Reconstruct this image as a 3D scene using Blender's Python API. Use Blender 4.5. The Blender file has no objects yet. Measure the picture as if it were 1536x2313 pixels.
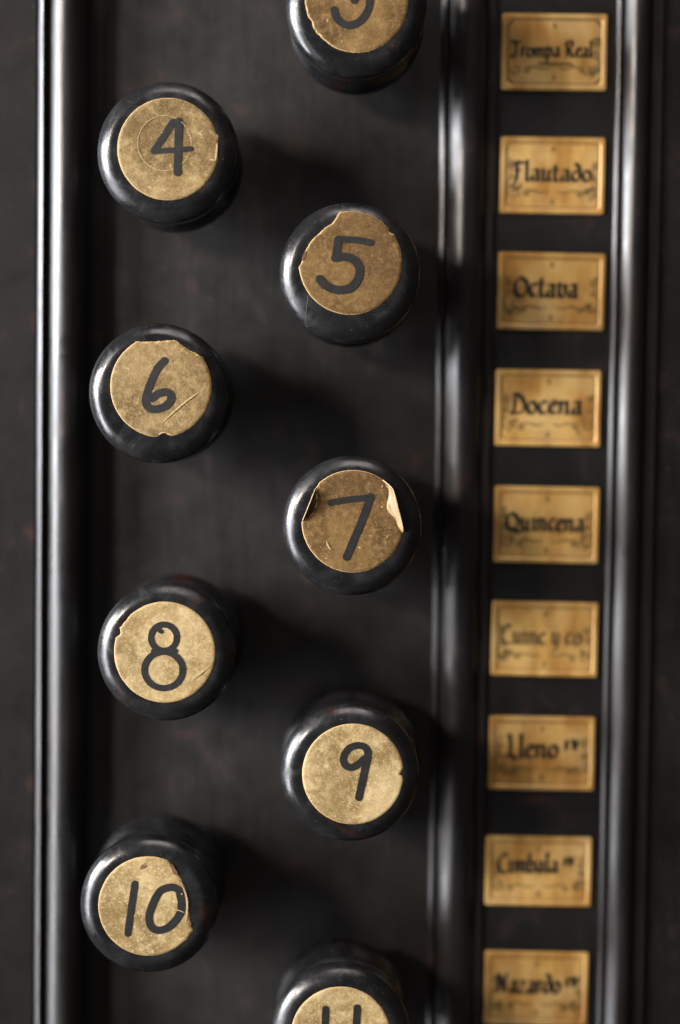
import bpy, bmesh, math, random
from mathutils import Vector, Matrix, noise as mnoise

random.seed(7)
S = 0.001                      # everything below is written in millimetres
scene = bpy.context.scene
COL = scene.collection

# ------------------------------------------------------------------ camera
F_PX, CX, CY = 3580.0, 768.0, 1156.5       # focal length and centre in photo pixels (1536 x 2313)
DIST = 415.0                               # lens to the plane of the knob faces
H = 38.0                                   # knob faces to the panel
d = Vector((32 / F_PX, 156.5 / F_PX, -1)).normalized()
roll = math.radians(0.74)
u0 = Vector((math.sin(roll), math.cos(roll), 0))
u = (u0 - u0.dot(d) * d).normalized()
r = d.cross(u)
W = Matrix((r, d, u)).transposed()         # world -> camera
CAM = Vector((0, -DIST, 0))
cam_data = bpy.data.cameras.new('camera')
cam = bpy.data.objects.new('camera', cam_data)
COL.objects.link(cam)
M4 = W.transposed().to_4x4()
M4.translation = CAM * S
cam.matrix_world = M4
cam_data.sensor_fit = 'VERTICAL'
cam_data.sensor_height = 23.6
cam_data.sensor_width = 15.7
cam_data.lens = F_PX / 2313 * 23.6
cam_data.clip_start = 0.01
cam_data.clip_end = 50
cam_data.dof.use_dof = True
cam_data.dof.focus_distance = 0.4165
cam_data.dof.aperture_fstop = 1.85
scene.camera = cam

def unproj(px, py, y):
    """photo pixel -> point on the plane at depth y (mm)"""
    dw = W.transposed() @ Vector(((px - CX) / F_PX, -(py - CY) / F_PX, -1))
    return CAM + dw * ((y - CAM.y) / dw.y)

def X(px, y):
    return unproj(px, 1156.5, y).x

# ------------------------------------------------------------------ light
world = bpy.data.worlds.new('World')
scene.world = world
world.use_nodes = True
bg = world.node_tree.nodes['Background']
bg.inputs[0].default_value = (1.0, 0.93, 0.86, 1)
bg.inputs[1].default_value = 0.06

def area(name, direction, dist, sx, sy, power, color):
    ld = bpy.data.lights.new(name, 'AREA')
    ld.shape = 'RECTANGLE'; ld.size = sx; ld.size_y = sy
    ld.energy = power; ld.color = color
    o = bpy.data.objects.new(name, ld); COL.objects.link(o)
    v = Vector(direction).normalized()
    o.location = v * dist
    o.rotation_euler = v.to_track_quat('Z', 'Y').to_euler()
    return o
# the window at the left, and a smaller warm lamp above it
def at_place(name, loc, sx, sy, power, color, aim=(0, 0, 0)):
    o = area(name, (0, -1, 0), 1, sx, sy, power, color)
    o.location = loc
    o.rotation_euler = (Vector(loc) - Vector(aim)).to_track_quat('Z', 'Y').to_euler()
at_place('window_light', (-1.50, -0.58, 0.27), 0.42, 0.56, 72, (0.94, 0.96, 1.0), (0, 0, 0.27))
at_place('window_light_lower', (-1.50, -0.58, -0.47), 0.42, 0.86, 27, (0.94, 0.95, 1.0), (0, 0, -0.5))
at_place('side_wall_light', (-1.22, -1.02, -0.05), 0.26, 2.3, 5.0, (1.0, 0.88, 0.93), (0, 0, -0.05))
at_place('ceiling_light', (0.05, -0.75, 1.5), 1.0, 0.6, 12.0, (1.0, 0.92, 0.88))
area('lamp_light', (-0.72, -0.63, 0.29), 1.7, 0.22, 0.22, 22, (1.0, 0.88, 0.76))

vs = scene.view_settings
vs.view_transform = 'Standard'; vs.look = 'None'; vs.gamma = 1.0; vs.exposure = -0.15
vs.use_curve_mapping = False

# ------------------------------------------------------------------ materials
class NT:
    def __init__(self, name):
        self.m = bpy.data.materials.new(name); self.m.use_nodes = True
        self.t = self.m.node_tree; self.n = self.t.nodes
        self.b = self.n['Principled BSDF']
        self.tc = self.n.new('ShaderNodeTexCoord')
    def link(self, a, b): self.t.links.new(a, b)
    def mapping(self, scale=(1, 1, 1), loc=(0, 0, 0), src='Object'):
        m = self.n.new('ShaderNodeMapping')
        m.inputs['Scale'].default_value = scale; m.inputs['Location'].default_value = loc
        self.link(self.tc.outputs[src], m.inputs[0]); return m.outputs[0]
    def noise(self, vec, scale, detail=4, rough=0.55, dist=0.0):
        n = self.n.new('ShaderNodeTexNoise')
        n.inputs['Scale'].default_value = scale; n.inputs['Detail'].default_value = detail
        n.inputs['Roughness'].default_value = rough; n.inputs['Distortion'].default_value = dist
        self.link(vec, n.inputs['Vector']); return n.outputs['Fac']
    def ramp(self, fac, a, b, va=0.0, vb=1.0):
        n = self.n.new('ShaderNodeMapRange')
        n.inputs[1].default_value = a; n.inputs[2].default_value = b
        n.inputs[3].default_value = va; n.inputs[4].default_value = vb
        self.link(fac, n.inputs[0]); return n.outputs[0]
    def mix(self, fac, a, b):
        n = self.n.new('ShaderNodeMix'); n.data_type = 'RGBA'
        for v, i in ((fac, 0), (a, 6), (b, 7)):
            if hasattr(v, 'links'): self.link(v, n.inputs[i])
            elif i == 0: n.inputs[0].default_value = v
            else: n.inputs[i].default_value = (*v, 1)
        return n.outputs[2]
    def math(self, op, a, b):
        n = self.n.new('ShaderNodeMath'); n.operation = op
        for v, i in ((a, 0), (b, 1)):
            if hasattr(v, 'links'): self.link(v, n.inputs[i])
            else: n.inputs[i].default_value = v
        return n.outputs[0]
    def bump(self, h, strength, dist=0.0002):
        n = self.n.new('ShaderNodeBump')
        n.inputs['Strength'].default_value = strength; n.inputs['Distance'].default_value = dist
        self.link(h, n.inputs['Height']); self.link(n.outputs[0], self.b.inputs['Normal'])
    def set(self, key, v):
        if hasattr(v, 'links'): self.link(v, self.b.inputs[key])
        elif isinstance(v, tuple): self.b.inputs[key].default_value = (*v, 1)
        else: self.b.inputs[key].default_value = v

def lacquer(name, seed, rough=0.14, wear=0.62, base=(0.0065, 0.0065, 0.007)):
    t = NT(name)
    v = t.mapping(loc=(seed * .37, seed * .11, seed * .73))
    big = t.noise(v, 90, 4)
    fine = t.noise(v, 900, 6, 0.65)
    dust = t.ramp(t.noise(v, 2600, 2, 0.5), 0.715, 0.76)
    worn = t.ramp(t.noise(v, 75, 5, 0.6, 0.6), wear, wear + 0.10)
    c = t.mix(t.ramp(big, 0.35, 0.7), base, tuple(x * 1.7 for x in base))
    c = t.mix(worn, c, (0.030, 0.011, 0.006))
    haze = t.ramp(t.noise(v, 160, 5, 0.6), 0.46, 0.74, 0.0, 0.6)
    c = t.mix(haze, c, (0.026, 0.026, 0.026))
    c = t.mix(dust, c, (0.16, 0.15, 0.13))
    t.set('Base Color', c)
    rr = t.math('ADD', t.ramp(big, 0.3, 0.75, rough - 0.04, rough + 0.09), t.ramp(fine, 0.35, 0.75, 0.0, 0.08))
    smudge = t.ramp(t.noise(v, 130, 5, 0.65, 0.8), 0.50, 0.66, 0.0, 0.20)
    rr = t.math('ADD', rr, smudge)
    t.set('Roughness', rr)
    # turning marks: fine rings round the knob's own axis
    sep = t.n.new('ShaderNodeSeparateXYZ'); t.link(t.tc.outputs['Object'], sep.inputs[0])
    rad = t.math('SQRT', t.math('ADD', t.math('MULTIPLY', sep.outputs[0], sep.outputs[0]), t.math('MULTIPLY', sep.outputs[2], sep.outputs[2])), 0.0)
    cmb = t.n.new('ShaderNodeCombineXYZ'); t.link(rad, cmb.inputs[0]); t.link(sep.outputs[1], cmb.inputs[1])
    lathe_n = t.noise(cmb.outputs[0], 2600, 3, 0.6)
    hgt = t.math('ADD', t.math('MULTIPLY', big, 2.5), t.math('MULTIPLY', fine, 0.14))
    t.bump(t.math('ADD', hgt, t.math('MULTIPLY', lathe_n, 0.10)), 0.16, 0.0004)
    return t.m

def blackwood(name, base=(0.016, 0.0145, 0.0135), rough=0.46, seed=0, spots=0.0, spec=0.5, grain_amt=1.0):
    t = NT(name)
    v = t.mapping(scale=(1, 1, 0.07), loc=(seed * .3, 0, seed * .17))
    vv = t.mapping(loc=(seed * .5, .1, seed * .2))
    grain = t.noise(v, 700, 6, 0.6)
    cloud = t.noise(vv, 28, 4, 0.55)
    mott = t.noise(vv, 85, 5, 0.6, 0.5)
    c = t.mix(t.ramp(grain, 0.35, 0.68, 0, grain_amt), base, tuple(x * 1.4 for x in base))
    c = t.mix(t.ramp(cloud, 0.42, 0.72, 0, 0.45), c, tuple(x * k for x, k in zip(base, (2.6, 2.3, 2.1))))
    red = t.ramp(mott, 0.60, 0.76, 0, 0.6 + spots)
    c = t.mix(red, c, (0.045, 0.018, 0.013))
    dust = t.ramp(t.noise(vv, 1100, 2, 0.5), 0.70, 0.77, 0, 0.5)
    c = t.mix(dust, c, (0.10, 0.095, 0.085))
    t.set('Base Color', c)
    t.set('Roughness', t.math('ADD', t.ramp(mott, 0.3, 0.75, rough - 0.07, rough + 0.10), t.ramp(grain, 0.3, 0.7, -0.03 * grain_amt, 0.05 * grain_amt)))
    t.set('Specular IOR Level', spec)
    t.bump(t.math('ADD', t.math('MULTIPLY', grain, 0.35 * grain_amt), t.math('MULTIPLY', cloud, 1.5)), 0.10, 0.0003)
    return t.m

def paper(name, seed, dark, mid, light, fleck_amt=0.5, dirt=0.5, rough=0.5, sc=1.0):
    t = NT(name)
    v = t.mapping(scale=(sc, sc, sc), loc=(seed * 1.31, seed * .77, seed * .53))
    big = t.noise(v, 85, 4, 0.55, 0.4)
    med = t.noise(v, 420, 5, 0.65, 0.3)
    fine = t.noise(v, 2300, 4, 0.7)
    c = t.mix(t.ramp(t.math('ADD', t.math('MULTIPLY', big, 0.55), t.math('MULTIPLY', med, 0.45)), 0.41, 0.58), dark, mid)
    c = t.mix(t.ramp(med, 0.50, 0.72, 0, 0.75), c, light)
    c = t.mix(t.ramp(fine, 0.42, 0.72, 0.0, 0.55), c, dark)
    mf = t.noise(v, 1500, 4, 0.65, 0.5)
    c = t.mix(t.ramp(mf, 0.48, 0.66, 0, 0.38), c, light)
    c = t.mix(t.ramp(mf, 0.46, 0.30, 0, 0.40), c, dark)
    huge = t.noise(t.mapping(loc=(seed * 2.1, seed * .3, seed * 1.7)), 48, 3, 0.5, 0.6)
    c = t.mix(t.ramp(huge, 0.52, 0.36, 0, 0.60), c, dark)
    c = t.mix(t.ramp(huge, 0.52, 0.66, 0, 0.35), c, light)
    speck = t.ramp(t.noise(v, 3400, 2, 0.5), 0.60, 0.70, 0, 0.55)
    c = t.mix(speck, c, tuple(min(1, x * 1.35) for x in light))
    fl = t.math('MULTIPLY', t.ramp(t.noise(v, 1000, 3, 0.6, 0.8), 0.655, 0.70), t.ramp(t.noise(v, 190, 2), 0.45, 0.58))
    c = t.mix(t.math('MULTIPLY', fl, fleck_amt), c, (0.68, 0.52, 0.30))
    spot = t.ramp(t.noise(v, 520, 3, 0.6, 1.0), 0.70, 0.76, 0, dirt)
    c = t.mix(spot, c, (0.06, 0.03, 0.012))
    t.set('Base Color', c)
    t.set('Roughness', t.ramp(med, 0.3, 0.7, rough - 0.08, rough + 0.1))
    t.set('Specular IOR Level', 0.35)
    t.bump(t.math('ADD', t.math('MULTIPLY', big, 2.0), t.math('MULTIPLY', fine, 0.30)), 0.30, 0.0003)
    return t.m

def plain(name, color, rough=0.6, var=0.25, scale=900, spec=0.4):
    t = NT(name)
    v = t.mapping()
    n = t.noise(v, scale, 4, 0.6)
    t.set('Base Color', t.mix(t.ramp(n, 0.35, 0.7), color, tuple(x * (1 + var * 2) for x in color)))
    t.set('Roughness', t.ramp(n, 0.3, 0.7, rough - 0.06, rough + 0.08))
    t.set('Specular IOR Level', spec)
    t.bump(n, 0.1, 0.0001)
    return t.m

def brass(name, seed):
    t = NT(name)
    v = t.mapping(loc=(seed * .9, 0, seed * .41))
    st = t.mapping(scale=(1, 1, 0.25), loc=(seed * .9, 0, seed * .41))
    streak = t.noise(st, 190, 3, 0.5)
    big = t.noise(v, 75, 3, 0.5)
    fine = t.noise(v, 1500, 4, 0.6)
    k = 0.92 + 0.16 * ((seed * 7.3) % 1)
    c = t.mix(t.ramp(streak, 0.38, 0.62), (0.42 * k, 0.205 * k, 0.047 * k), (0.66 * k, 0.395 * k, 0.115 * k))
    c = t.mix(t.ramp(big, 0.45, 0.68, 0, 0.7), c, (0.66, 0.46, 0.19))
    c = t.mix(t.ramp(big, 0.46, 0.33, 0, 0.55), c, (0.34, 0.155, 0.035))
    c = t.mix(t.ramp(fine, 0.5, 0.75, 0, 0.3), c, (0.33, 0.19, 0.06))
    t.set('Base Color', c)
    t.set('Metallic', 0.25)
    t.set('Roughness', t.ramp(big, 0.3, 0.7, 0.36, 0.50))
    t.bump(t.math('ADD', big, t.math('MULTIPLY', fine, 0.05)), 0.12, 0.0004)
    return t.m

MAT_PANEL = blackwood('black_panel_wood', base=(0.0090, 0.0082, 0.0076), rough=0.43, seed=1, grain_amt=0.5)
MAT_FRAME = blackwood('black_frame_wood', base=(0.0055, 0.0044, 0.0036), rough=0.52, seed=2, spots=0.25, spec=0.22, grain_amt=0.3)
MAT_DARK = blackwood('black_side_wood', base=(0.0045, 0.0040, 0.0036), rough=0.5, seed=4, spec=0.25)
MAT_STRIP = blackwood('black_strip', base=(0.0048, 0.0046, 0.0043), rough=0.55, seed=3, spec=0.3, grain_amt=0.4)
MAT_MOULD = blackwood('black_moulding_gloss', base=(0.009, 0.0082, 0.008), rough=0.32, seed=5)
def ink_material():
    t = NT('black_marker_ink')
    v = t.mapping()
    c = t.mix(t.ramp(t.noise(v, 500, 4), 0.35, 0.7), (0.0065, 0.0065, 0.0065), (0.015, 0.0145, 0.0135))
    rub = t.ramp(t.noise(v, 2400, 3, 0.6), 0.665, 0.74, 0, 0.6)
    c = t.mix(rub, c, (0.16, 0.11, 0.05))
    t.set('Base Color', c); t.set('Roughness', 0.5)
    return t.m
MAT_MOULD_DULL = blackwood('black_moulding_satin', base=(0.008, 0.0072, 0.007), rough=0.34, seed=8)
MAT_INK = ink_material()
MAT_EDGE = plain('paper_cut_edge', (0.40, 0.25, 0.10), 0.7, 0.2, 1500)
MAT_TORN = plain('torn_paper', (0.62, 0.48, 0.29), 0.75, 0.15, 900)
MAT_BROWN = plain('brown_stain_curl_shade', (0.10, 0.048, 0.018), 0.7, 0.3, 700)  # serves the stains and the painted shade on the left curl
MAT_SCRATCH = plain('bare_paper_scratch', (0.36, 0.26, 0.125), 0.7, 0.2, 2000)
MAT_HAIR = plain('pale_hairline', (0.10, 0.10, 0.10), 0.5, 0.2, 2000)
MAT_LETTER = plain('engraved_black', (0.012, 0.011, 0.008), 0.5, 0.4, 900)
MAT_SCROLL = plain('engraved_faded', (0.075, 0.050, 0.017), 0.5, 0.5, 700)
MAT_BORDER = plain('engraved_border', (0.16, 0.088, 0.026), 0.5, 0.4, 500)

# ------------------------------------------------------------------ mesh helpers
def mesh_obj(name, verts, faces, mats, parent=None, smooth=False, fmat=None):
    me = bpy.data.meshes.new(name)
    me.from_pydata([tuple(c * S for c in v) for v in verts], [], faces)
    for m in (mats if isinstance(mats, list) else [mats]): me.materials.append(m)
    if fmat:
        for p, i in zip(me.polygons, fmat): p.material_index = i
    if smooth:
        for p in me.polygons: p.use_smooth = True
    bm = bmesh.new(); bm.from_mesh(me)
    bmesh.ops.triangulate(bm, faces=[f for f in bm.faces if len(f.verts) > 4])
    bm.to_mesh(me); bm.free()
    o = bpy.data.objects.new(name, me); COL.objects.link(o)
    if parent: o.parent = parent
    return o

def empty(name, loc, label, cat, group=None):
    o = bpy.data.objects.new(name, None); COL.objects.link(o)
    o.empty_display_size = 0.005
    o.location = Vector(loc) * S
    o['label'] = label; o['category'] = cat
    if group: o['group'] = group
    return o

def structure(o):
    o['kind'] = 'structure'; return o

def catmull(pts, n=7, closed=False):
    P = [Vector(p) for p in pts]
    if len(P) < 3: 
        return [P[0].lerp(P[-1], i / 6) for i in range(7)]
    out = []
    m = len(P)
    rng = range(m) if closed else range(m - 1)
    for i in rng:
        p0 = P[(i - 1) % m] if (closed or i > 0) else P[0] * 2 - P[1]
        p1, p2 = P[i], P[(i + 1) % m]
        p3 = P[(i + 2) % m] if (closed or i + 2 < m) else P[-1] * 2 - P[-2]
        for k in range(n):
            t = k / n
            out.append(0.5 * ((2 * p1) + (p2 - p0) * t + (2 * p0 - 5 * p1 + 4 * p2 - p3) * t * t + (3 * p1 - p0 - 3 * p2 + p3) * t ** 3))
    if not closed: out.append(P[-1])
    return out

def ribbon(verts, faces, path, width, y, closed=False, caps=True, jit=0.0, taper=None):
    """a flat stroke facing the camera: path of 2-D points (x, z), lying at depth y"""
    base = len(verts); n = len(path)
    tang = []
    for i in range(n):
        a = path[(i - 1) % n] if (closed or i > 0) else path[i]
        b = path[(i + 1) % n] if (closed or i < n - 1) else path[i]
        t = (b - a)
        tang.append(t.normalized() if t.length > 1e-9 else Vector((1, 0)))
    for i, p in enumerate(path):
        w = width / 2 * (1 + random.uniform(-jit, jit))
        if taper: w *= taper(i / (n - 1))
        nn = Vector((-tang[i].y, tang[i].x)) * w
        yy = y - 0.0005 * i
        verts.append((p.x + nn.x, yy, p.y + nn.y)); verts.append((p.x - nn.x, yy, p.y - nn.y))
    last = n if closed else n - 1
    for i in range(last):
        j = (i + 1) % n
        faces.append((base + 2 * i, base + 2 * i + 1, base + 2 * j + 1, base + 2 * j))
    if caps and not closed:
        for end, sgn in ((0, -1), (n - 1, 1)):
            w = width / 2
            t = tang[end] * sgn; nn = Vector((-t.y, t.x))
            idx = []
            for k in range(1, 8):
                a = math.pi * k / 8
                q = path[end] + (nn * math.cos(a) + t * math.sin(a)) * w * (1 + random.uniform(-jit, jit))
                idx.append(len(verts)); verts.append((q.x, y - 0.0005 * end, q.y))
            if sgn > 0: poly = [base + 2 * end] + idx + [base + 2 * end + 1]
            else: poly = [base + 2 * end + 1] + idx + [base + 2 * end]
            faces.append(tuple(poly))

# ------------------------------------------------------------------ the console board
ZB, ZT = -215.0, 175.0
def extrude(name, prof, mat, parent=None, smooth=True, wob=0.0):
    """profile of (x, y) swept along the board's vertical"""
    n = len(prof); seg = 40
    V, Fc = [], []
    for k in range(seg + 1):
        z = ZB + (ZT - ZB) * k / seg
        for i, (x, y) in enumerate(prof):
            w = wob * mnoise.noise(Vector((i * 0.15, z * 0.035, x * 0.02)))
            V.append((x + w * 0.5, y + w, z))
    for k in range(seg):
        for i in range(n - 1):
            a = k * n + i
            Fc.append((a, a + 1, a + n + 1, a + n))
    o = mesh_obj(name, V, Fc, mat, parent, smooth)
    if smooth:
        for e in o.data.edges: pass
        mod = o.modifiers.new('split', 'EDGE_SPLIT'); mod.split_angle = math.radians(50)
    return o

def arc(cx, cy, rx, ry, a0, a1, n):
    """a from 180 (left) through 90 (towards the camera, -y) to 0 (right)"""
    return [(cx + rx * math.cos(math.radians(a0 + (a1 - a0) * i / n)),
             cy - ry * math.sin(math.radians(a0 + (a1 - a0) * i / n))) for i in range(n + 1)]

def tilted(stops, y0, ref_y, n=5):
    """profile that starts at depth y0 and whose face tilts (degrees, + to the left) as listed at photo columns"""
    out = []; y = y0
    xs = [(X(p, ref_y), t) for p, t in stops]
    px_, pt = xs[0]
    out.append((px_, y))
    for (x, t) in xs[1:]:
        for k in range(1, n + 1):
            tm = pt + (t - pt) * (k - .5) / n
            dx = (x - px_) / n
            y -= math.tan(math.radians(tm)) * dx
            out.append((px_ + dx * k, y))
        px_, pt = x, t
    return out

yF = H - 9.0
xp0, xp1 = X(238, H), X(980, H)
structure(extrude('console_panel', [(xp0, H), (xp1, H)], MAT_PANEL, smooth=False))
xf = X(80, yF)
structure(extrude('frame_panel', [(-190, yF), (xf - 0.3, yF), (xf - 0.05, yF + 0.3), (xf, H + 2)], MAT_FRAME, smooth=False))

# left moulding: bead, quirk, roll, two fillets
mo = empty('moulding', (xf, H, ZB), 'bright black rounded moulding with a thin bead along the numbered knobs', 'moulding')
org = Vector((xf, H, ZB))
def sub(name, prof, mat, root, origin, wob=0.0, smooth=True):
    o = extrude(name, prof, mat, None, smooth, wob)
    o.parent = root
    o.location = -origin * S
    return o
bp = tilted([(80, 55), (83, 38), (93, 27), (95, -10), (97, -60)], yF + 0.5, yF)
xb1 = bp[-1][0]
sub('bead', [(bp[0][0], yF + 2)] + bp + [(xb1, yF + 3)], MAT_MOULD, mo, org, 0.05)
rp = tilted([(102, 56), (105, 45), (126, 30), (140, 12), (152, -10), (168, -38), (182, -62), (190, -72)], yF + 1.4, yF)
q1 = rp[-1][0]
sub('roll', [(xb1, yF + 2.2), (rp[0][0], yF + 2.2)] + rp + [(q1, H - 1.2)], MAT_MOULD, mo, org, 0.07)
f1, f2 = X(203, H - 1), xp0
sub('fillet', [(q1, H - 1.2), (f1 - 0.3, H - 1.2), (f1, H - 0.9), (f1, H - 0.35), (f2 - 0.3, H - 0.35), (f2, H - 0.1), (f2, H + 0.6)], MAT_MOULD, mo, org, 0.0, False)

# moulding between the knobs and the name plates
yS = H - 0.6
m0 = X(980, H)
m2 = empty('moulding', (m0, H, ZB), 'black rounded moulding between the knobs and the row of name plates', 'moulding')
org2 = Vector((m0, H, ZB))
bp = tilted([(980, 55), (983, 34), (991, 20), (993, -20), (995, -60)], H - 0.2, H)
b1 = bp[-1][0]
sub('bead', [(bp[0][0], H + 0.4)] + bp + [(b1, H + 1)], MAT_MOULD, m2, org2, 0.05)
gp = tilted([(998, 66), (1003, 52), (1009, 42), (1026, 29), (1039, 10), (1055, -12), (1072, -36), (1088, -60)], H - 0.2, H - 3)
g1 = gp[-1][0]
sub('roll', [(b1, H + 0.4), (gp[0][0], H + 0.4)] + gp + [(g1, H - 0.6)], MAT_MOULD, m2, org2, 0.07)
s0, s1 = X(1104, yS), X(1371, yS)
sub('fillet', [(g1, H - 0.6), (g1, H - 1.6), (s0 - 0.3, H - 1.6), (s0, H - 1.3), (s0, H + 1)], MAT_MOULD, m2, org2, 0, False)

structure(extrude('plate_strip', [(s0, yS), (s1, yS)], MAT_STRIP, smooth=False))

# moulding right of the name plates
m3 = empty('moulding', (s1, H, ZB), 'dull black rounded moulding on the far side of the name plates', 'moulding')
org3 = Vector((s1, H, ZB))
bp = tilted([(1371, 60), (1374, 32), (1378, 20), (1380, -25), (1383, -60)], yS - 0.7, H)
e1 = bp[-1][0]
sub('bead', [(s1, H + 1), (s1, yS - 0.7)] + bp[1:] + [(e1, H + 1)], MAT_MOULD_DULL, m3, org3, 0.03)
kp = tilted([(1386, 64), (1391, 54), (1397, 42), (1411, 29), (1421, 8), (1434, -20), (1445, -45), (1454, -62)], H - 0.3, H - 3)
k1 = kp[-1][0]
sub('roll', [(e1, H + 0.2), (kp[0][0], H + 0.2)] + kp + [(k1, H - 0.6)], MAT_MOULD_DULL, m3, org3, 0.07)
t0 = X(1478, H - 2)
sub('fillet', [(k1, H - 0.6), (k1, H - 1.6), (t0 - 0.3, H - 1.6), (t0, H - 1.3), (t0, H + 2)], MAT_MOULD_DULL, m3, org3, 0, False)
structure(extrude('side_panel', [(t0, H - 0.4), (190, H - 0.4)], MAT_DARK, smooth=False))

# ------------------------------------------------------------------ knobs
def head_profile():
    out = [(0, .08), (8.0, .07), (13.2, .05), (13.75, .045)]
    st = [(14.1, 6), (14.8, 15), (15.3, 24), (16.0, 31), (17.0, 39), (17.5, 48), (17.8, 58), (18.0, 68), (18.12, 78)]
    y = 0.05; out.append((14.1, y))
    for (r0, t0_), (r1, t1_) in zip(st, st[1:]):
        for k in range(1, 4):
            y += math.tan(math.radians(t0_ + (t1_ - t0_) * (k - .5) / 3)) * (r1 - r0) / 3
            out.append((r0 + (r1 - r0) * k / 3, y))
    return out + [(18.2, 5.0), (18.15, 5.8), (18.0, 6.6), (17.6, 7.6), (17.0, 8.5), (16.3, 9.2), (15.8, 9.9), (15.6, 10.6)]
PROF_HEAD = head_profile()
PROF_RING = [(15.6, 10.6), (16.1, 11.0), (16.7, 11.7), (17.05, 12.6), (17.1, 13.5), (16.85, 14.5), (16.3, 15.4), (15.6, 16.2), (15.0, 17.2)]
PROF_BASE = [(15.0, 17.2), (15.1, 18.2), (15.7, 19.3), (16.6, 20.5), (17.3, 21.7), (17.75, 23.0), (17.9, 24.3), (17.75, 25.6),
             (17.2, 26.8), (16.2, 27.6), (14.0, 28.3), (9.0, 28.8), (7.0, 29.2)]
PROF_SHAFT = [(7.0, 29.2), (6.6, 30.0), (6.6, H - 0.0)]
PROF_ROSE = [(6.6, H - 1.4), (9.2, H - 1.3), (9.9, H - 0.9), (10.2, H + 0.1)]

def lathe(name, prof, mat, parent, n=96, ph=0.0):
    prof = [(rr if rr < 11 else rr * 1.014, y) for rr, y in prof]
    V, Fc = [], []
    m = len(prof)
    for k in range(n):
        a = 2 * math.pi * k / n
        for rr, y in prof:
            w = 1 + 0.0022 * math.sin(2 * a + ph) + 0.0012 * math.sin(5 * a + 2 * ph)
            V.append((rr * w * math.cos(a), y, rr * w * math.sin(a)))
    for k in range(n):
        for i in range(m - 1):
            a, b = k * m + i, ((k + 1) % n) * m + i
            if prof[i][0] < 1e-6: Fc.append((a, b + 1, a + 1))
            else: Fc.append((a, b, b + 1, a + 1))
    o = mesh_obj(name, V, Fc, mat, parent, True)
    return o

SC = 400 / 1536
def ptf(org, c, pxmm):
    """zoomed-crop pixel -> millimetres from the label's centre (x right, z up)"""
    ox, oy = org
    def f(q): return Vector((q[0] - c[0], -(q[1] - c[1]))) * (SC / pxmm)
    return f

def label_outline(f, R, cuts, seed):
    """circle of radius R (mm) with torn stretches replaced by traced lines; returns [(point, torn)]"""
    cl = []
    for cut in cuts:
        pts = [f(p) for p in cut]
        a0 = math.degrees(math.atan2(pts[0].y, pts[0].x)) % 360
        a1 = math.degrees(math.atan2(pts[-1].y, pts[-1].x)) % 360
        if (a1 - a0) % 360 > 180: a0, a1 = a1, a0; pts = pts[::-1]
        cl.append((a0, (a1 - a0) % 360, pts))
    cl.sort(key=lambda c: c[0])
    out = []
    rnd = random.Random(seed)
    def circ(a):
        w = R + 0.05 * mnoise.noise(Vector((a * 0.08, seed, 0))) + rnd.uniform(-.02, .02)
        return Vector((math.cos(math.radians(a)), math.sin(math.radians(a)))) * w
    if not cl:
        return [(circ(a * 2), False) for a in range(180)]
    for i, (a0, span, pts) in enumerate(cl):
        # resample the torn line with some roughness
        line = []
        for j in range(len(pts) - 1):
            n = max(2, int((pts[j + 1] - pts[j]).length / 0.3))
            for k in range(n):
                p = pts[j].lerp(pts[j + 1], k / n)
                q = p + Vector((rnd.uniform(-.07, .07), rnd.uniform(-.07, .07)))
                line.append(q)
        line.append(pts[-1])
        out += [(p, True) for p in line]
        end = (a0 + span) % 360
        nxt = cl[(i + 1) % len(cl)][0]
        gap = (nxt - end) % 360
        if gap == 0: gap = 360
        n = int(gap / 2)
        for k in range(1, n):
            out.append((circ(end + gap * k / n), False))
    return out

def head_y(rr):
    rr /= 1.014
    for (r0, y0), (r1, y1) in zip(PROF_HEAD, PROF_HEAD[1:]):
        if r0 <= rr <= r1: return y0 + (y1 - y0) * (rr - r0) / (r1 - r0 + 1e-9)
    return 4.0

def make_label(root, f, R, cuts, mat, seed, off, y0=0.28, th=0.14):
    """pasted paper disc: pale cut edge, face in rings that follow the knob's crown; off = label centre from knob centre"""
    pts = label_outline(f, R, cuts, seed)
    n = len(pts)
    P = [p for p, _ in pts]
    V, Fc, fm = [], [], []
    rnd = random.Random(seed + 50)
    def put(p, y):
        V.append((p.x, y + max(0.0, head_y((p + off).length) - 0.08), p.y))
    for p in P: put(p, y0)
    top = []
    for i, (p, torn) in enumerate(pts):
        t = P[(i + 1) % n] - P[i - 1]
        nn = Vector((t.y, -t.x)).normalized()      # outward for an anticlockwise outline
        ins = (0.12 + rnd.uniform(0, .09)) if not torn else 0.14 + 0.45 * max(0, mnoise.noise(Vector((i * .22, seed, 3))) + .15)
        top.append(p - nn * ins)
    levels = [1.0, 0.95, 0.9, 0.84, 0.76, 0.6, 0.35]
    for s_ in levels:
        for q in top:
            wrk = 0.05 * mnoise.noise(Vector((q.x * s_ * .25, q.y * s_ * .25, seed))) + 0.03 * mnoise.noise(Vector((q.x * s_ * .7, q.y * s_ * .7, seed)))
            put(q * s_, y0 - th + wrk * min(1, (1 - s_) * 8))
    for a_ in range(len(levels)):
        for i in range(n):
            j = (i + 1) % n
            Fc.append((a_ * n + i, a_ * n + j, (a_ + 1) * n + j, (a_ + 1) * n + i)); fm.append(1 if a_ == 0 else 0)
    c0 = len(V); V.append((0, y0 - th, 0))
    for i in range(n):
        Fc.append((len(levels) * n + i, len(levels) * n + (i + 1) % n, c0)); fm.append(0)
    o = mesh_obj('label', V, Fc, [mat, MAT_EDGE], root, False, fm)
    bm = bmesh.new(); bm.from_mesh(o.data); bmesh.ops.recalc_face_normals(bm, faces=bm.faces); bm.to_mesh(o.data); bm.free()
    for p in o.data.polygons: p.use_smooth = (p.material_index == 0)
    return o

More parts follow.
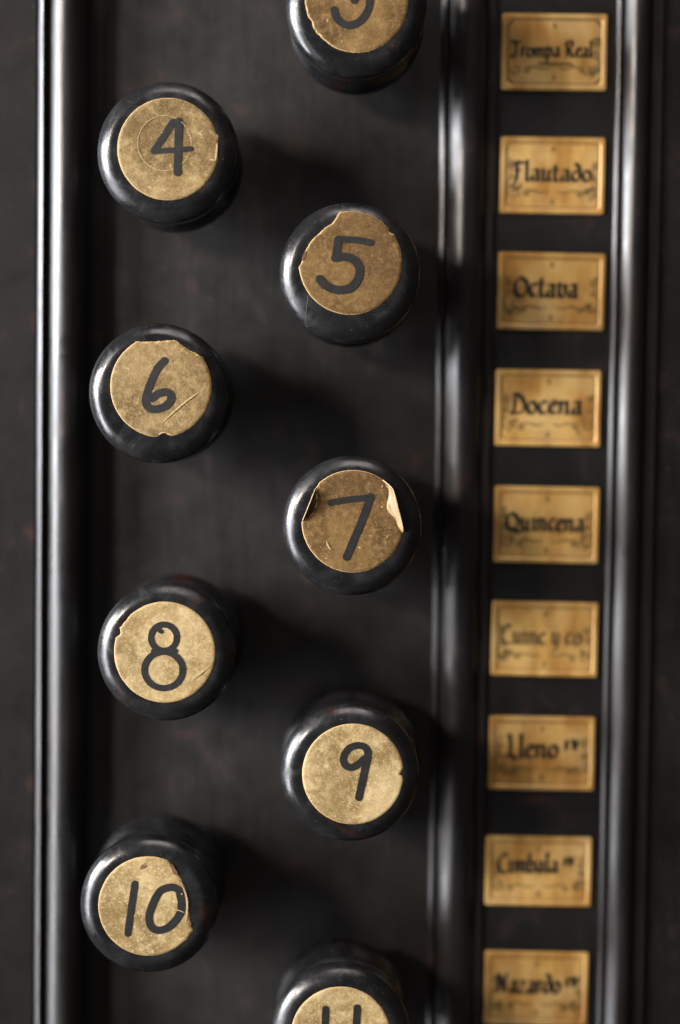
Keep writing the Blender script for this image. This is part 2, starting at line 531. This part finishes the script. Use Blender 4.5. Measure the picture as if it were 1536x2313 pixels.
def make_digit(lab, f, strokes, pxmm, y=0.14):
    V, Fc = [], []
    for i, (pts, w, closed) in enumerate(strokes):
        path = catmull([f(p) for p in pts], 7, closed) if len(pts) > 2 else catmull([f(p) for p in pts])
        ribbon(V, Fc, path, 0.93 * w * SC / pxmm, y - 0.10 - 0.030 * i, closed, True, 0.035)
    return mesh_obj('number', V, Fc, MAT_INK, lab)

def make_line(lab, name, f, pts, w, mat, pxmm, y=0.14, closed=False, taper=True):
    V, Fc = [], []
    path = catmull([f(p) for p in pts], 10, closed)
    ribbon(V, Fc, path, w * SC / pxmm, y - 0.09, closed, False, 0.30,
           (lambda t: 0.35 + 0.65 * math.sin(math.pi * min(1, max(0, t)))) if taper and not closed else None)
    return mesh_obj(name, V, Fc, mat, lab)

def ring(cx, cy, rx, ry, n=14, a0=0):
    return [(cx + rx * math.cos(2 * math.pi * k / n + a0), cy + ry * math.sin(2 * math.pi * k / n + a0)) for k in range(n)]

TAN = dict(dark=(0.105, 0.064, 0.020), mid=(0.215, 0.138, 0.052), light=(0.400, 0.285, 0.130))  # label tones: age, plus the sheen each one catches put into colour
GOLD = dict(dark=(0.070, 0.036, 0.010), mid=(0.145, 0.080, 0.024), light=(0.265, 0.162, 0.057))
PALE = dict(dark=(0.185, 0.120, 0.044), mid=(0.365, 0.257, 0.112), light=(0.560, 0.435, 0.230))

KNOBS = [
 dict(n='3', crop=(620, 0), c=(713, 4), R=448, tone=GOLD, fl=1.0, words='label scuffed with pale flecks',
      cuts=[[(270, 60), (292, 150), (325, 185), (340, 245), (362, 268)], [(385, 300), (430, 345), (505, 400)]],
      strokes=[([(519, 90), (548, 168), (630, 218), (720, 200), (790, 128), (826, 30), (800, -60), (740, -62), (690, 2)], 72, False),
               ([(700, -20), (790, -120), (800, -230), (700, -290), (580, -240)], 72, False)]),
 dict(n='4', crop=(190, 160), c=(728, 680), R=440, tone=TAN, fl=0.6, words='label marked by a pressed ring',
      cuts=[[(1160, 555), (1166, 610), (1160, 700), (1162, 775)]],
      strokes=[([(765, 452), (690, 575), (606, 695)], 64, False), ([(606, 700), (760, 690), (925, 676)], 50, False),
               ([(818, 440), (816, 660), (810, 880)], 72, False), ([(765, 448), (820, 440)], 52, False)],
      rings=[(697, 630, 232, 236, 5)], marks=[([(1153, 625), (1148, 700), (1140, 775)], 18), ([(1090, 765), (1140, 775)], 14)]),
 dict(n='5', crop=(600, 430), c=(735, 630), R=447, tone=GOLD, fl=0.3, words='golden brown label torn along its upper left',
      cuts=[[(287, 675), (318, 615), (345, 530), (385, 455), (440, 395), (510, 332), (572, 292), (603, 255), (618, 215), (640, 186)],
            [(1000, 265), (1030, 295), (1060, 330), (1070, 362), (1105, 378)]],
      strokes=[([(628, 428), (770, 432), (912, 455)], 62, False), ([(628, 430), (606, 580)], 74, False),
               ([(602, 588), (690, 578), (772, 612), (816, 690), (792, 785), (730, 848), (640, 865), (555, 846), (500, 808), (472, 772)], 78, False)],
      stains=[([(345, 535), (330, 585), (320, 615)], 26)]),
 dict(n='6', crop=(180, 700), c=(705, 665), R=440, tone=TAN, fl=0.45, words='label torn flat across its top',
      cuts=[[(488, 276), (560, 280), (640, 277), (720, 270), (825, 262), (872, 296), (940, 346), (1000, 370), (1072, 412)],
            [(668, 1102), (692, 1090), (700, 1066), (740, 1062), (770, 1082), (800, 1090)]],
      strokes=[([(735, 442), (680, 502), (628, 605), (588, 715), (573, 795), (602, 850), (665, 862), (742, 835), (792, 778), (788, 732), (742, 712), (680, 728), (626, 768)], 72, False)],
      marks=[([(715, 980), (845, 858), (945, 775), (1035, 710)], 15), ([(690, 1085), (710, 1066), (755, 1062)], 14)]),
 dict(n='7', crop=(600, 1000), c=(757, 682), R=445, tone=GOLD, fl=0.8, words='label whose left and right edges curl up',
      cuts=[[(320, 682), (395, 625), (430, 560), (440, 470), (432, 398), (452, 368)],
            [(1005, 318), (1060, 385), (1065, 460), (1048, 560), (1090, 620), (1130, 660), (1150, 720), (1195, 772)]],
      strokes=[([(560, 523), (730, 492), (905, 472)], 60, False), ([(905, 470), (840, 660), (705, 992)], 72, False)],
      marks=[([(528, 855), (545, 900), (570, 930)], 16)],
      flaps=[('left', [(432, 396), (440, 470), (430, 560), (395, 625), (322, 680)], [(431, 395), (405, 462), (378, 535), (348, 610), (318, 684)], 2.2, 'brown'),
             ('right', [(1010, 322), (1060, 385), (1065, 460), (1048, 560), (1090, 620), (1130, 660), (1150, 720), (1194, 770)],
              [(1012, 318), (1085, 378), (1108, 420), (1130, 490), (1150, 570), (1172, 650), (1190, 720), (1198, 768)], 2.0, 'paper')]),
 dict(n='8', crop=(190, 1270), c=(700, 780), R=440, tone=PALE, fl=0.3, words='pale label nicked on its left edge',
      cuts=[[(400, 458), (352, 520), (308, 575), (318, 622), (272, 662)]],
      strokes=[(ring(692, 652, 112, 114, 12), 58, True), (ring(690, 934, 166, 158, 14), 58, True), ([(640, 580), (668, 600)], 40, False), ([(600, 772), (690, 778), (790, 765)], 46, False)],
      marks=[([(935, 1020), (1010, 960), (1090, 895)], 16)]),
 dict(n='9', crop=(600, 1530), c=(757, 838), R=440, tone=PALE, fl=0.5, words='pale label with a dark notch on its right edge',
      cuts=[[(1186, 790), (1172, 815), (1160, 838), (1186, 850), (1194, 880)]],
      strokes=[([(884, 650), (862, 604), (800, 586), (722, 612), (674, 684), (684, 750), (736, 780), (800, 750), (852, 700)], 66, False),
               ([(886, 640), (874, 730), (846, 860), (810, 1040)], 70, False)],
      ),
 dict(n='10', crop=(160, 1820), c=(675, 870), R=436, tone=PALE, fl=0.35, words='pale label ripped away along its right side',
      cuts=[[(848, 476), (900, 560), (948, 618), (985, 690), (1010, 762), (1018, 880), (1030, 960), (1050, 1050), (1062, 1078), (1025, 1130), (1000, 1165)]],
      strokes=[([(555, 675), (526, 880), (496, 1110)], 66, False),
               ([(958, 735), (890, 700), (824, 708), (765, 745), (705, 860), (680, 960), (696, 1040), (752, 1078), (832, 1058), (900, 1000), (950, 920), (958, 830), (945, 760)], 70, False)],
      marks=[([(885, 892), (930, 898), (985, 918)], 8), ([(925, 762), (972, 755)], 9), ([(590, 545), (608, 500), (640, 492)], 20), ([(998, 1010), (1010, 900), (1002, 780), (955, 650)], 14)],
      stains=[([(610, 540), (640, 520), (655, 515)], 22), ([(870, 500), (905, 570), (925, 590)], 34), ([(1030, 1000), (1035, 1035)], 30)]),
 dict(n='11', crop=(590, 2100), c=(690, 920), R=433, tone=PALE, fl=0.3, words='clean round label',
      cuts=[], strokes=[([(556, 685), (552, 880), (545, 1130)], 66, False), ([(828, 668), (820, 880), (808, 1110)], 66, False)]),
]

# how far each knob's own centre lies from its pasted label's centre (photo pixels, right and down)
OFF = {'3': (0, 7), '4': (-4, 3), '5': (-1, 20), '6': (-8, 15), '7': (-2, 11), '8': (1, 2), '9': (-7, 2), '10': (-2, 3), '11': (0, 2)}

def make_knob(i, k):
    ox, oy = k['crop']
    px, py = ox + k['c'][0] * SC, oy + k['c'][1] * SC
    P = unproj(px, py, 0.14)
    pxmm = F_PX / (W @ (P - CAM)).z * -1
    f = ptf(k['crop'], k['c'], pxmm)
    offx, offz = OFF[k['n']][0] / pxmm, -OFF[k['n']][1] / pxmm
    root = empty('stop_knob', (P.x + offx, 0, P.z + offz), 'black turned stop knob numbered %s, %s' % (k['n'], k['words']), 'knob', 'numbered organ stop knobs')
    mat = lacquer('black_lacquer_%d' % i, i * 3 + 1, 0.16 + 0.02 * (i % 3), 0.60 + 0.012 * (i % 4))
    lathe('head', PROF_HEAD, mat, root, 128, i)
    # some knobs are turned a little longer and wider towards the foot
    kd, kr = {'8': (1.2, 1.03), '9': (1.22, 1.06), '10': (1.2, 1.02), '11': (1.1, 1.0)}.get(k['n'], (1.0, 1.0))
    def longer(prof):
        return [((rr * (1 + (kr - 1) * min(1, max(0, (y - 10.6) / 8))) if rr > 7.5 else rr), 10.6 + (y - 10.6) * kd) for rr, y in prof]
    lathe('ring', longer(PROF_RING), mat, root, 96, i + .5)
    lathe('base', longer(PROF_BASE), mat, root, 96, i + 1)
    lathe('shaft', longer(PROF_SHAFT[:2]) + [PROF_SHAFT[2]], mat, root, 48, i)
    lathe('rosette', PROF_ROSE, mat, root, 64, i)
    R = k['R'] * SC / pxmm
    pm = paper('aged_label_paper_%d' % i, i * 2.3 + .7, fleck_amt=k['fl'], sc=(1.0, 1.0, 1.7, 1.15, 1.5, .75, .85, .6, .8)[i], **k['tone'])
    lab = make_label(root, f, R, k['cuts'], pm, i, Vector((-offx, -offz)))
    lab.location = (-offx * S, -0.235 * S, -offz * S)
    make_digit(lab, f, k['strokes'], pxmm)
    for (cx, cy, rx, ry, w) in k.get('rings', []):
        make_line(lab, 'pressed_ring', f, ring(cx, cy, rx, ry, 20), w, MAT_SCRATCH, pxmm, 0.145, True)
    for pts, w in k.get('marks', []):
        make_line(lab, 'scuff', f, pts, w, MAT_SCRATCH, pxmm, 0.06)
    for pts, w in k.get('stains', []):
        make_line(lab, 'stain', f, pts, w, MAT_BROWN, pxmm, 0.13)
    for nm, inner, outer, lift, kind in k.get('flaps', []):
        a = catmull([f(p) for p in inner], 4); b = catmull([f(p) for p in outer], 4)
        m = 26; rows = 7
        def at(path, t):
            s = t * (len(path) - 1); j = min(int(s), len(path) - 2)
            return path[j].lerp(path[j + 1], s - j)
        V, Fc = [], []
        for q in range(m):
            t = q / (m - 1)
            A, B = at(a, t), at(b, t)
            hgt = lift * math.sin(math.pi * t) ** 0.6
            for rw in range(rows):
                s = rw / (rows - 1)
                p = A.lerp(B, s ** 0.85)
                V.append((p.x, 0.16 - hgt * s ** 1.7, p.y))
        for q in range(m - 1):
            for rw in range(rows - 1):
                v0 = q * rows + rw
                Fc.append((v0, v0 + 1, v0 + rows + 1, v0 + rows))
        flap_mat = paper('lit_curl_paper', 9.1, fleck_amt=0.2, sc=1.2, dirt=0.2, dark=(0.19, 0.125, 0.052), mid=(0.32, 0.235, 0.125), light=(0.44, 0.35, 0.215)) if kind == 'paper' else MAT_BROWN  # light put into the curls' colour: right one painted lit, left one shaded
        fo = mesh_obj('curled_edge', V, Fc, flap_mat, lab, True)
        sd = fo.modifiers.new('thickness', 'SOLIDIFY'); sd.thickness = 0.00014; sd.offset = 0
        sd.use_rim = True
        fo.data.materials.append(MAT_TORN); sd.material_offset_rim = 1
    if k['n'] == '5':      # hairline crack from label to rim
        p0, p1 = f((368, 918)), f((350, 1110))
        V, Fc = [], []
        pts = [f(p) - Vector((offx, offz)) for p in ((370, 915), (366, 960), (358, 1020), (352, 1080), (350, 1120), (352, 1160), (362, 1200))]
        path = catmull(pts, 6)
        for q in path:
            if q.length > 17.9: q = q * (17.9 / q.length)
            w = 0.07; y = head_y(min(q.length, 18.1)) - 0.03
            V += [(q.x - w, y, q.y), (q.x + w, y, q.y)]
        for q in range(len(path) - 1): Fc.append((2 * q, 2 * q + 1, 2 * q + 3, 2 * q + 2))
        mesh_obj('hairline_crack', V, Fc, MAT_HAIR, root)
    return root

for i, k in enumerate(KNOBS):
    make_knob(i, k)

# ------------------------------------------------------------------ name plates
GLYPH = {
 'i': (.44, [[(.06, .85), (.2, 1), (.2, .1), (.34, 0)], [(.2, 1.35), (.26, 1.42)]]),
 'n': (.80, [[(.05, .85), (.18, 1), (.18, 0)], [(.18, .8), (.45, 1), (.58, .85), (.58, .1), (.72, 0)]]),
 'm': (1.18, [[(.05, .85), (.18, 1), (.18, 0)], [(.18, .8), (.42, 1), (.55, .85), (.55, 0)], [(.55, .8), (.8, 1), (.94, .85), (.94, .1), (1.08, 0)]]),
 'u': (.82, [[(.05, .9), (.18, 1), (.18, .15), (.32, 0), (.58, .25)], [(.58, 1), (.58, .1), (.74, 0)]]),
 'a': (.78, [[(.15, .85), (.4, 1), (.55, .85), (.55, .1), (.7, 0)], [(.55, .55), (.2, .45), (.12, .2), (.28, 0), (.55, .2)]]),
 'e': (.66, [[(.15, .5), (.55, .7), (.4, 1), (.15, .75), (.12, .25), (.35, 0), (.6, .15)]]),
 'c': (.64, [[(.55, .85), (.4, 1), (.15, .75), (.15, .2), (.35, 0), (.58, .15)]]),
 'o': (.74, [[(.35, 1), (.12, .75), (.12, .25), (.35, 0), (.6, .25), (.6, .75), (.35, 1)]]),
 'r': (.58, [[(.05, .85), (.18, 1), (.18, 0)], [(.18, .8), (.42, 1), (.55, .88)]]),
 't': (.52, [[(.2, 1.45), (.2, .15), (.35, 0), (.5, .12)], [(.02, 1), (.45, 1)]]),
 'd': (.76, [[(.6, .25), (.35, 0), (.12, .25), (.12, .7), (.35, .95), (.6, .8)], [(.3, 1.65), (.6, 1.15), (.6, .25)]]),
 'l': (.42, [[(.1, 1.6), (.2, 1.75), (.2, .12), (.36, 0)]]),
 'b': (.74, [[(.15, 1.7), (.15, .15), (.35, 0), (.6, .25), (.6, .75), (.4, 1), (.15, .75)]]),
 'p': (.76, [[(.05, .85), (.18, 1), (.18, -.6)], [(.18, .75), (.42, 1), (.6, .75), (.6, .2), (.38, 0), (.18, .15)]]),
 'v': (.72, [[(.05, .9), (.18, 1.1), (.18, .25), (.38, 0), (.6, .35), (.58, .85), (.45, 1)]]),
 'y': (.76, [[(.05, .9), (.18, 1), (.18, .3), (.35, .05), (.58, .3)], [(.58, 1), (.58, .1), (.4, -.5), (.15, -.6)]]),
 'z': (.68, [[(.1, .95), (.55, .95), (.12, .05), (.6, .05)]]),
 'T': (1.0, [[(0, 1.45), (.3, 1.72), (.85, 1.55), (1.1, 1.7)], [(.55, 1.6), (.55, .2), (.3, -.1), (.02, .1)]]),
 'R': (1.0, [[(.2, 1.6), (.25, 0)], [(0, 1.4), (.3, 1.75), (.7, 1.65), (.75, 1.2), (.3, .9)], [(.4, .9), (.75, .1), (.95, 0)]]),
 'F': (.85, [[(.35, 1.6), (.35, .2), (.1, -.4), (-.12, -.5)], [(.05, 1.45), (.35, 1.7), (.8, 1.55), (.95, 1.7)], [(.2, .9), (.62, .9)]]),
 'O': (1.05, [[(.5, 1.55), (.12, 1.1), (.12, .4), (.5, 0), (.9, .4), (.9, 1.1), (.5, 1.55)]]),
 'D': (1.05, [[(.35, 1.4), (.28, .1)], [(0, .05), (.5, 0), (.95, .35), (.85, 1.1), (.4, 1.6), (.1, 1.4)]]),
 'Q': (1.08, [[(.5, 1.5), (.12, 1.05), (.12, .4), (.5, 0), (.9, .4), (.9, 1.05), (.5, 1.5)], [(.5, .25), (1.05, -.2)]]),
 'C': (.9, [[(.75, 1.4), (.5, 1.65), (.15, 1.2), (.12, .3), (.45, -.15), (.85, .1)]]),
 'L': (.84, [[(.2, 1.75), (.35, 1.5), (.35, .3), (.0, -.05)], [(.05, .0), (.35, .12), (.78, -.18)]]),
 'N': (1.05, [[(.2, 0), (.2, 1.4)], [(0, 1.2), (.25, 1.45), (.75, 0)], [(.75, 0), (.75, 1.2), (1.0, 1.6)]]),
 'I': (.36, [[(.15, 1.3), (.15, .1)]]),
 'V': (.78, [[(.08, 1.2), (.18, 1.35), (.35, .1)], [(.35, .1), (.62, 1.3)]]),
 ' ': (.40, []),
}

def nib_stroke(V, Fc, path, w, ang, y):
    nx, nz = math.cos(ang) * w / 2, math.sin(ang) * w / 2
    b = len(V)
    for k, p in enumerate(path):
        V.append((p.x - nx, y - .0006 * k, p.y - nz)); V.append((p.x + nx, y - .0006 * k, p.y + nz))
    for k in range(len(path) - 1):
        Fc.append((b + 2 * k, b + 2 * k + 1, b + 2 * k + 3, b + 2 * k + 2))

def write(word, x0, x1, base, xh, V, Fc, y, sup=None):
    total = sum(GLYPH[c][0] for c in word) - 0.1
    kx = (x1 - x0) / total
    cx = x0; n = 0
    for c in word:
        adv, strokes = GLYPH[c]
        sc, dz = 1.0, 0.0
        if c in 'IV' and sup: sc, dz = 0.62, xh * 0.55
        jx, jz = random.uniform(-.03, .03) * xh, random.uniform(-.04, .04) * xh
        for st in strokes:
            path = [Vector((cx + p[0] * kx * (0.8 if sc < 1 else 1) + jx, base + dz + p[1] * xh * sc + jz)) for p in st]
            path = catmull(path, 4) if len(path) > 2 else path
            nib_stroke(V, Fc, path, 0.38 * min(xh, kx * 1.3), math.radians(35), y - 0.004 * (n % 9))
            # hair thickness so that strokes along the nib do not vanish
            nib_stroke(V, Fc, path, 0.17 * xh, math.radians(125), y - 0.05 - 0.004 * (n % 9))
            n += 1
        cx += adv * kx
    return V, Fc

def spiral(cx, cz, r0, turns, a0, sgn, n=26):
    return [Vector((cx + r0 * (1 - 0.8 * t) * math.cos(a0 + sgn * turns * 2 * math.pi * t),
                    cz + r0 * (1 - 0.8 * t) * math.sin(a0 + sgn * turns * 2 * math.pi * t))) for t in [i / n for i in range(n + 1)]]

PLATES = [
 ('Trompa Real', 1134, 1371, 30, 204, 1153, 1338, 128, 20, 'cut'),
 ('Flautado', 1131, 1366, 309, 484, 1156, 1334, 408, 25, 'line'),
 ('Octava', 1125, 1366, 570, 746, 1160, 1304, 671, 29, 'line'),
 ('Docena', 1120, 1357, 834, 1010, 1152, 1312, 934, 28, 'line'),
 ('Quincena', 1117, 1353, 1098, 1273, 1143, 1318, 1199, 27, 'line'),
 ('Cuinc y co', 1111, 1350, 1358, 1530, 1131, 1312, 1455, 25, 'line'),
 ('Lleno IV', 1105, 1343, 1617, 1787, 1140, 1312, 1711, 29, 'line'),
 ('Cimbala IV', 1097, 1336, 1888, 2049, 1124, 1300, 1971, 25, 'line'),
 ('Nazardo IV', 1095, 1328, 2148, 2318, 1120, 1306, 2243, 27, 'line'),
]
yP = yS - 0.05
def make_plate(i, rec):
    word, L, R, T, B, wx0, wx1, wb, xhp, style = rec
    c = unproj((L + R) / 2, (T + B) / 2, yS - 0.7)
    pxmm = F_PX / -(W @ (c - CAM)).z
    w, h = (R - L) / pxmm, (B - T - (R - L) * 0.012) / pxmm
    lab = 'small brass name plate lettered %s' % word
    if word == 'Cuinc y co': lab = 'small brass name plate with faint worn lettering, below the Quincena plate'
    root = empty('name_plate', (c.x, yS, c.z), lab, 'name plate', 'brass name plates beside the knobs')
    root.rotation_euler = (0, math.radians(random.uniform(0.0, 0.5)), 0)
    # bevelled body: rounded corners, chamfered face
    def rrect(hw, hh, rad, y, n=5):
        out = []
        for sx, sz, a0 in ((1, 1, 0), (-1, 1, 90), (-1, -1, 180), (1, -1, 270)):
            for k in range(n + 1):
                a = math.radians(a0 + 90 * k / n)
                out.append((sx * (hw - rad) + rad * math.cos(a), y, sz * (hh - rad) + rad * math.sin(a)))
        return out
    loops = [rrect(w / 2, h / 2, 0.7, 0.0), rrect(w / 2, h / 2, 0.7, -0.45), rrect(w / 2 - 0.22, h / 2 - 0.22, 0.6, -0.75),
             rrect(w / 2 - 1.15, h / 2 - 1.15, 0.9, -0.78), rrect(w / 2 - 1.5, h / 2 - 1.5, 0.9, -0.55)]
    V = [p for lp in loops for p in lp]; n = len(loops[0]); Fc = []
    for a in range(len(loops) - 1):
        for k in range(n):
            j = (k + 1) % n
            Fc.append((a * n + k, a * n + j, (a + 1) * n + j, (a + 1) * n + k))
    Fc.append(tuple(range((len(loops) - 1) * n, len(loops) * n)))
    o = mesh_obj('plate', V, Fc, brass('aged_brass_%d' % i, i * 1.7 + .3), root)
    bm = bmesh.new(); bm.from_mesh(o.data); bmesh.ops.recalc_face_normals(bm, faces=bm.faces); bm.to_mesh(o.data); bm.free()
    # engraved border line
    hw, hh = w / 2 - 1.75, h / 2 - 1.75
    V, Fc = [], []
    ch = 1.5
    if style == 'cut':
        path = [(hw - ch, hh), (-hw + ch, hh), (-hw, hh - ch), (-hw, -hh + ch), (-hw + ch, -hh), (hw - ch, -hh), (hw, -hh + ch), (hw, hh - ch)]
    else:
        path = []
        for sx, sz, a0 in ((1, 1, 0), (-1, 1, 90), (-1, -1, 180), (1, -1, 270)):
            for k in range(6):
                a = math.radians(a0 + 90 * k / 5)
                path.append((sx * (hw - ch) + ch * math.cos(a), sz * (hh - ch) + ch * math.sin(a)))
    ribbon(V, Fc, [Vector(p) for p in path], 0.34, -0.60, True)
    if style == 'cut':
        for sx in (-1, 1):
            for sz in (-1, 1):
                ribbon(V, Fc, [Vector((sx * hw, sz * (hh - ch))), Vector((sx * (hw - ch), sz * hh))], 0.62, -0.63)
    mesh_obj('border', V, Fc, MAT_BORDER if style != 'cut' else MAT_SCROLL, root)
    # lettering
    V, Fc = [], []
    mx, mz = (L + R) / 2, (T + B) / 2
    write(word, (wx0 - mx) / pxmm, (wx1 - mx) / pxmm, -(wb - mz) / pxmm, xhp / pxmm, V, Fc, -0.62, sup=word.endswith('IV'))
    mesh_obj('lettering', V, Fc, MAT_SCROLL if word == 'Cuinc y co' else MAT_LETTER, root)
    # scrollwork: flourishes at both sides and below, small marks at top and bottom centre
    V, Fc = [], []
    rnd = random.Random(i + 90)
    for sx in (-1, 1):
        for (ax, az, rr, tn, a0) in ((hw - 2.2, -hh * .52, 1.5, 1.2, 0.4), (hw - 5.6, -hh * .58, 1.1, 1.3, 2.5),
                                     (hw - 1.5, hh * .30, 1.1, 1.1, 1.2), (hw - 1.3, -hh * .1, 0.9, 1.0, 4.2)):
            sp = spiral(sx * (ax + rnd.uniform(-.3, .3)), az + rnd.uniform(-.3, .3), rr, tn, a0 if sx > 0 else math.pi - a0, -sx)
            ribbon(V, Fc, sp, 0.26, -0.605 - .003 * rnd.random(), False, False, 0.2, lambda t: 0.5 + math.sin(math.pi * t))
        wv = [Vector((sx * (1.0 + 7.5 * t), -hh * .46 - 0.5 * math.sin(t * 7.0) - 0.9 * t)) for t in [q / 18 for q in range(19)]]
        ribbon(V, Fc, wv, 0.34, -0.598, False, False, 0.2, lambda t: 0.4 + math.sin(math.pi * t))
        stem = [Vector((sx * (hw - 0.7 - 0.5 * math.sin(t * 6)), hh * .45 - t * hh * 1.1)) for t in [q / 18 for q in range(19)]]
        ribbon(V, Fc, stem, 0.24, -0.612, False, False, 0.2)
    for q in range(16):
        sx = rnd.choice((-1, 1))
        ax, az = sx * (hw - rnd.uniform(0.8, 4.6)), -hh * rnd.uniform(0.30, 0.72)
        if rnd.random() < .35: ax, az = sx * (hw - rnd.uniform(0.7, 1.9)), hh * rnd.uniform(-.2, .55)
        ribbon(V, Fc, spiral(ax, az, rnd.uniform(.5, 1.0), rnd.uniform(.6, 1.2), rnd.uniform(0, 6.28), rnd.choice((-1, 1)), 16), rnd.uniform(.18, .34), -0.614 - .0016 * q, False, False, 0.2)
    for zz in (hh - 1.7, -hh + 1.7):
        for q in (-.32, .32):
            ribbon(V, Fc, [Vector((0.36 * math.cos(a), zz + q + 0.32 * math.sin(a))) for a in [2 * math.pi * e / 10 for e in range(10)]], 0.26, -0.60 - .004 * (q > 0), True)
    if word == 'Trompa Real':
        wv = [Vector((-4.6 + 9.8 * t, -3.4 + 0.32 * math.sin(t * 44))) for t in [q / 70 for q in range(71)]]
        ribbon(V, Fc, wv, 0.60, -0.625, False, False, 0.2)
    mesh_obj('scrollwork', V, Fc, MAT_SCROLL, root)
for i, rec in enumerate(PLATES):
    make_plate(i, rec)
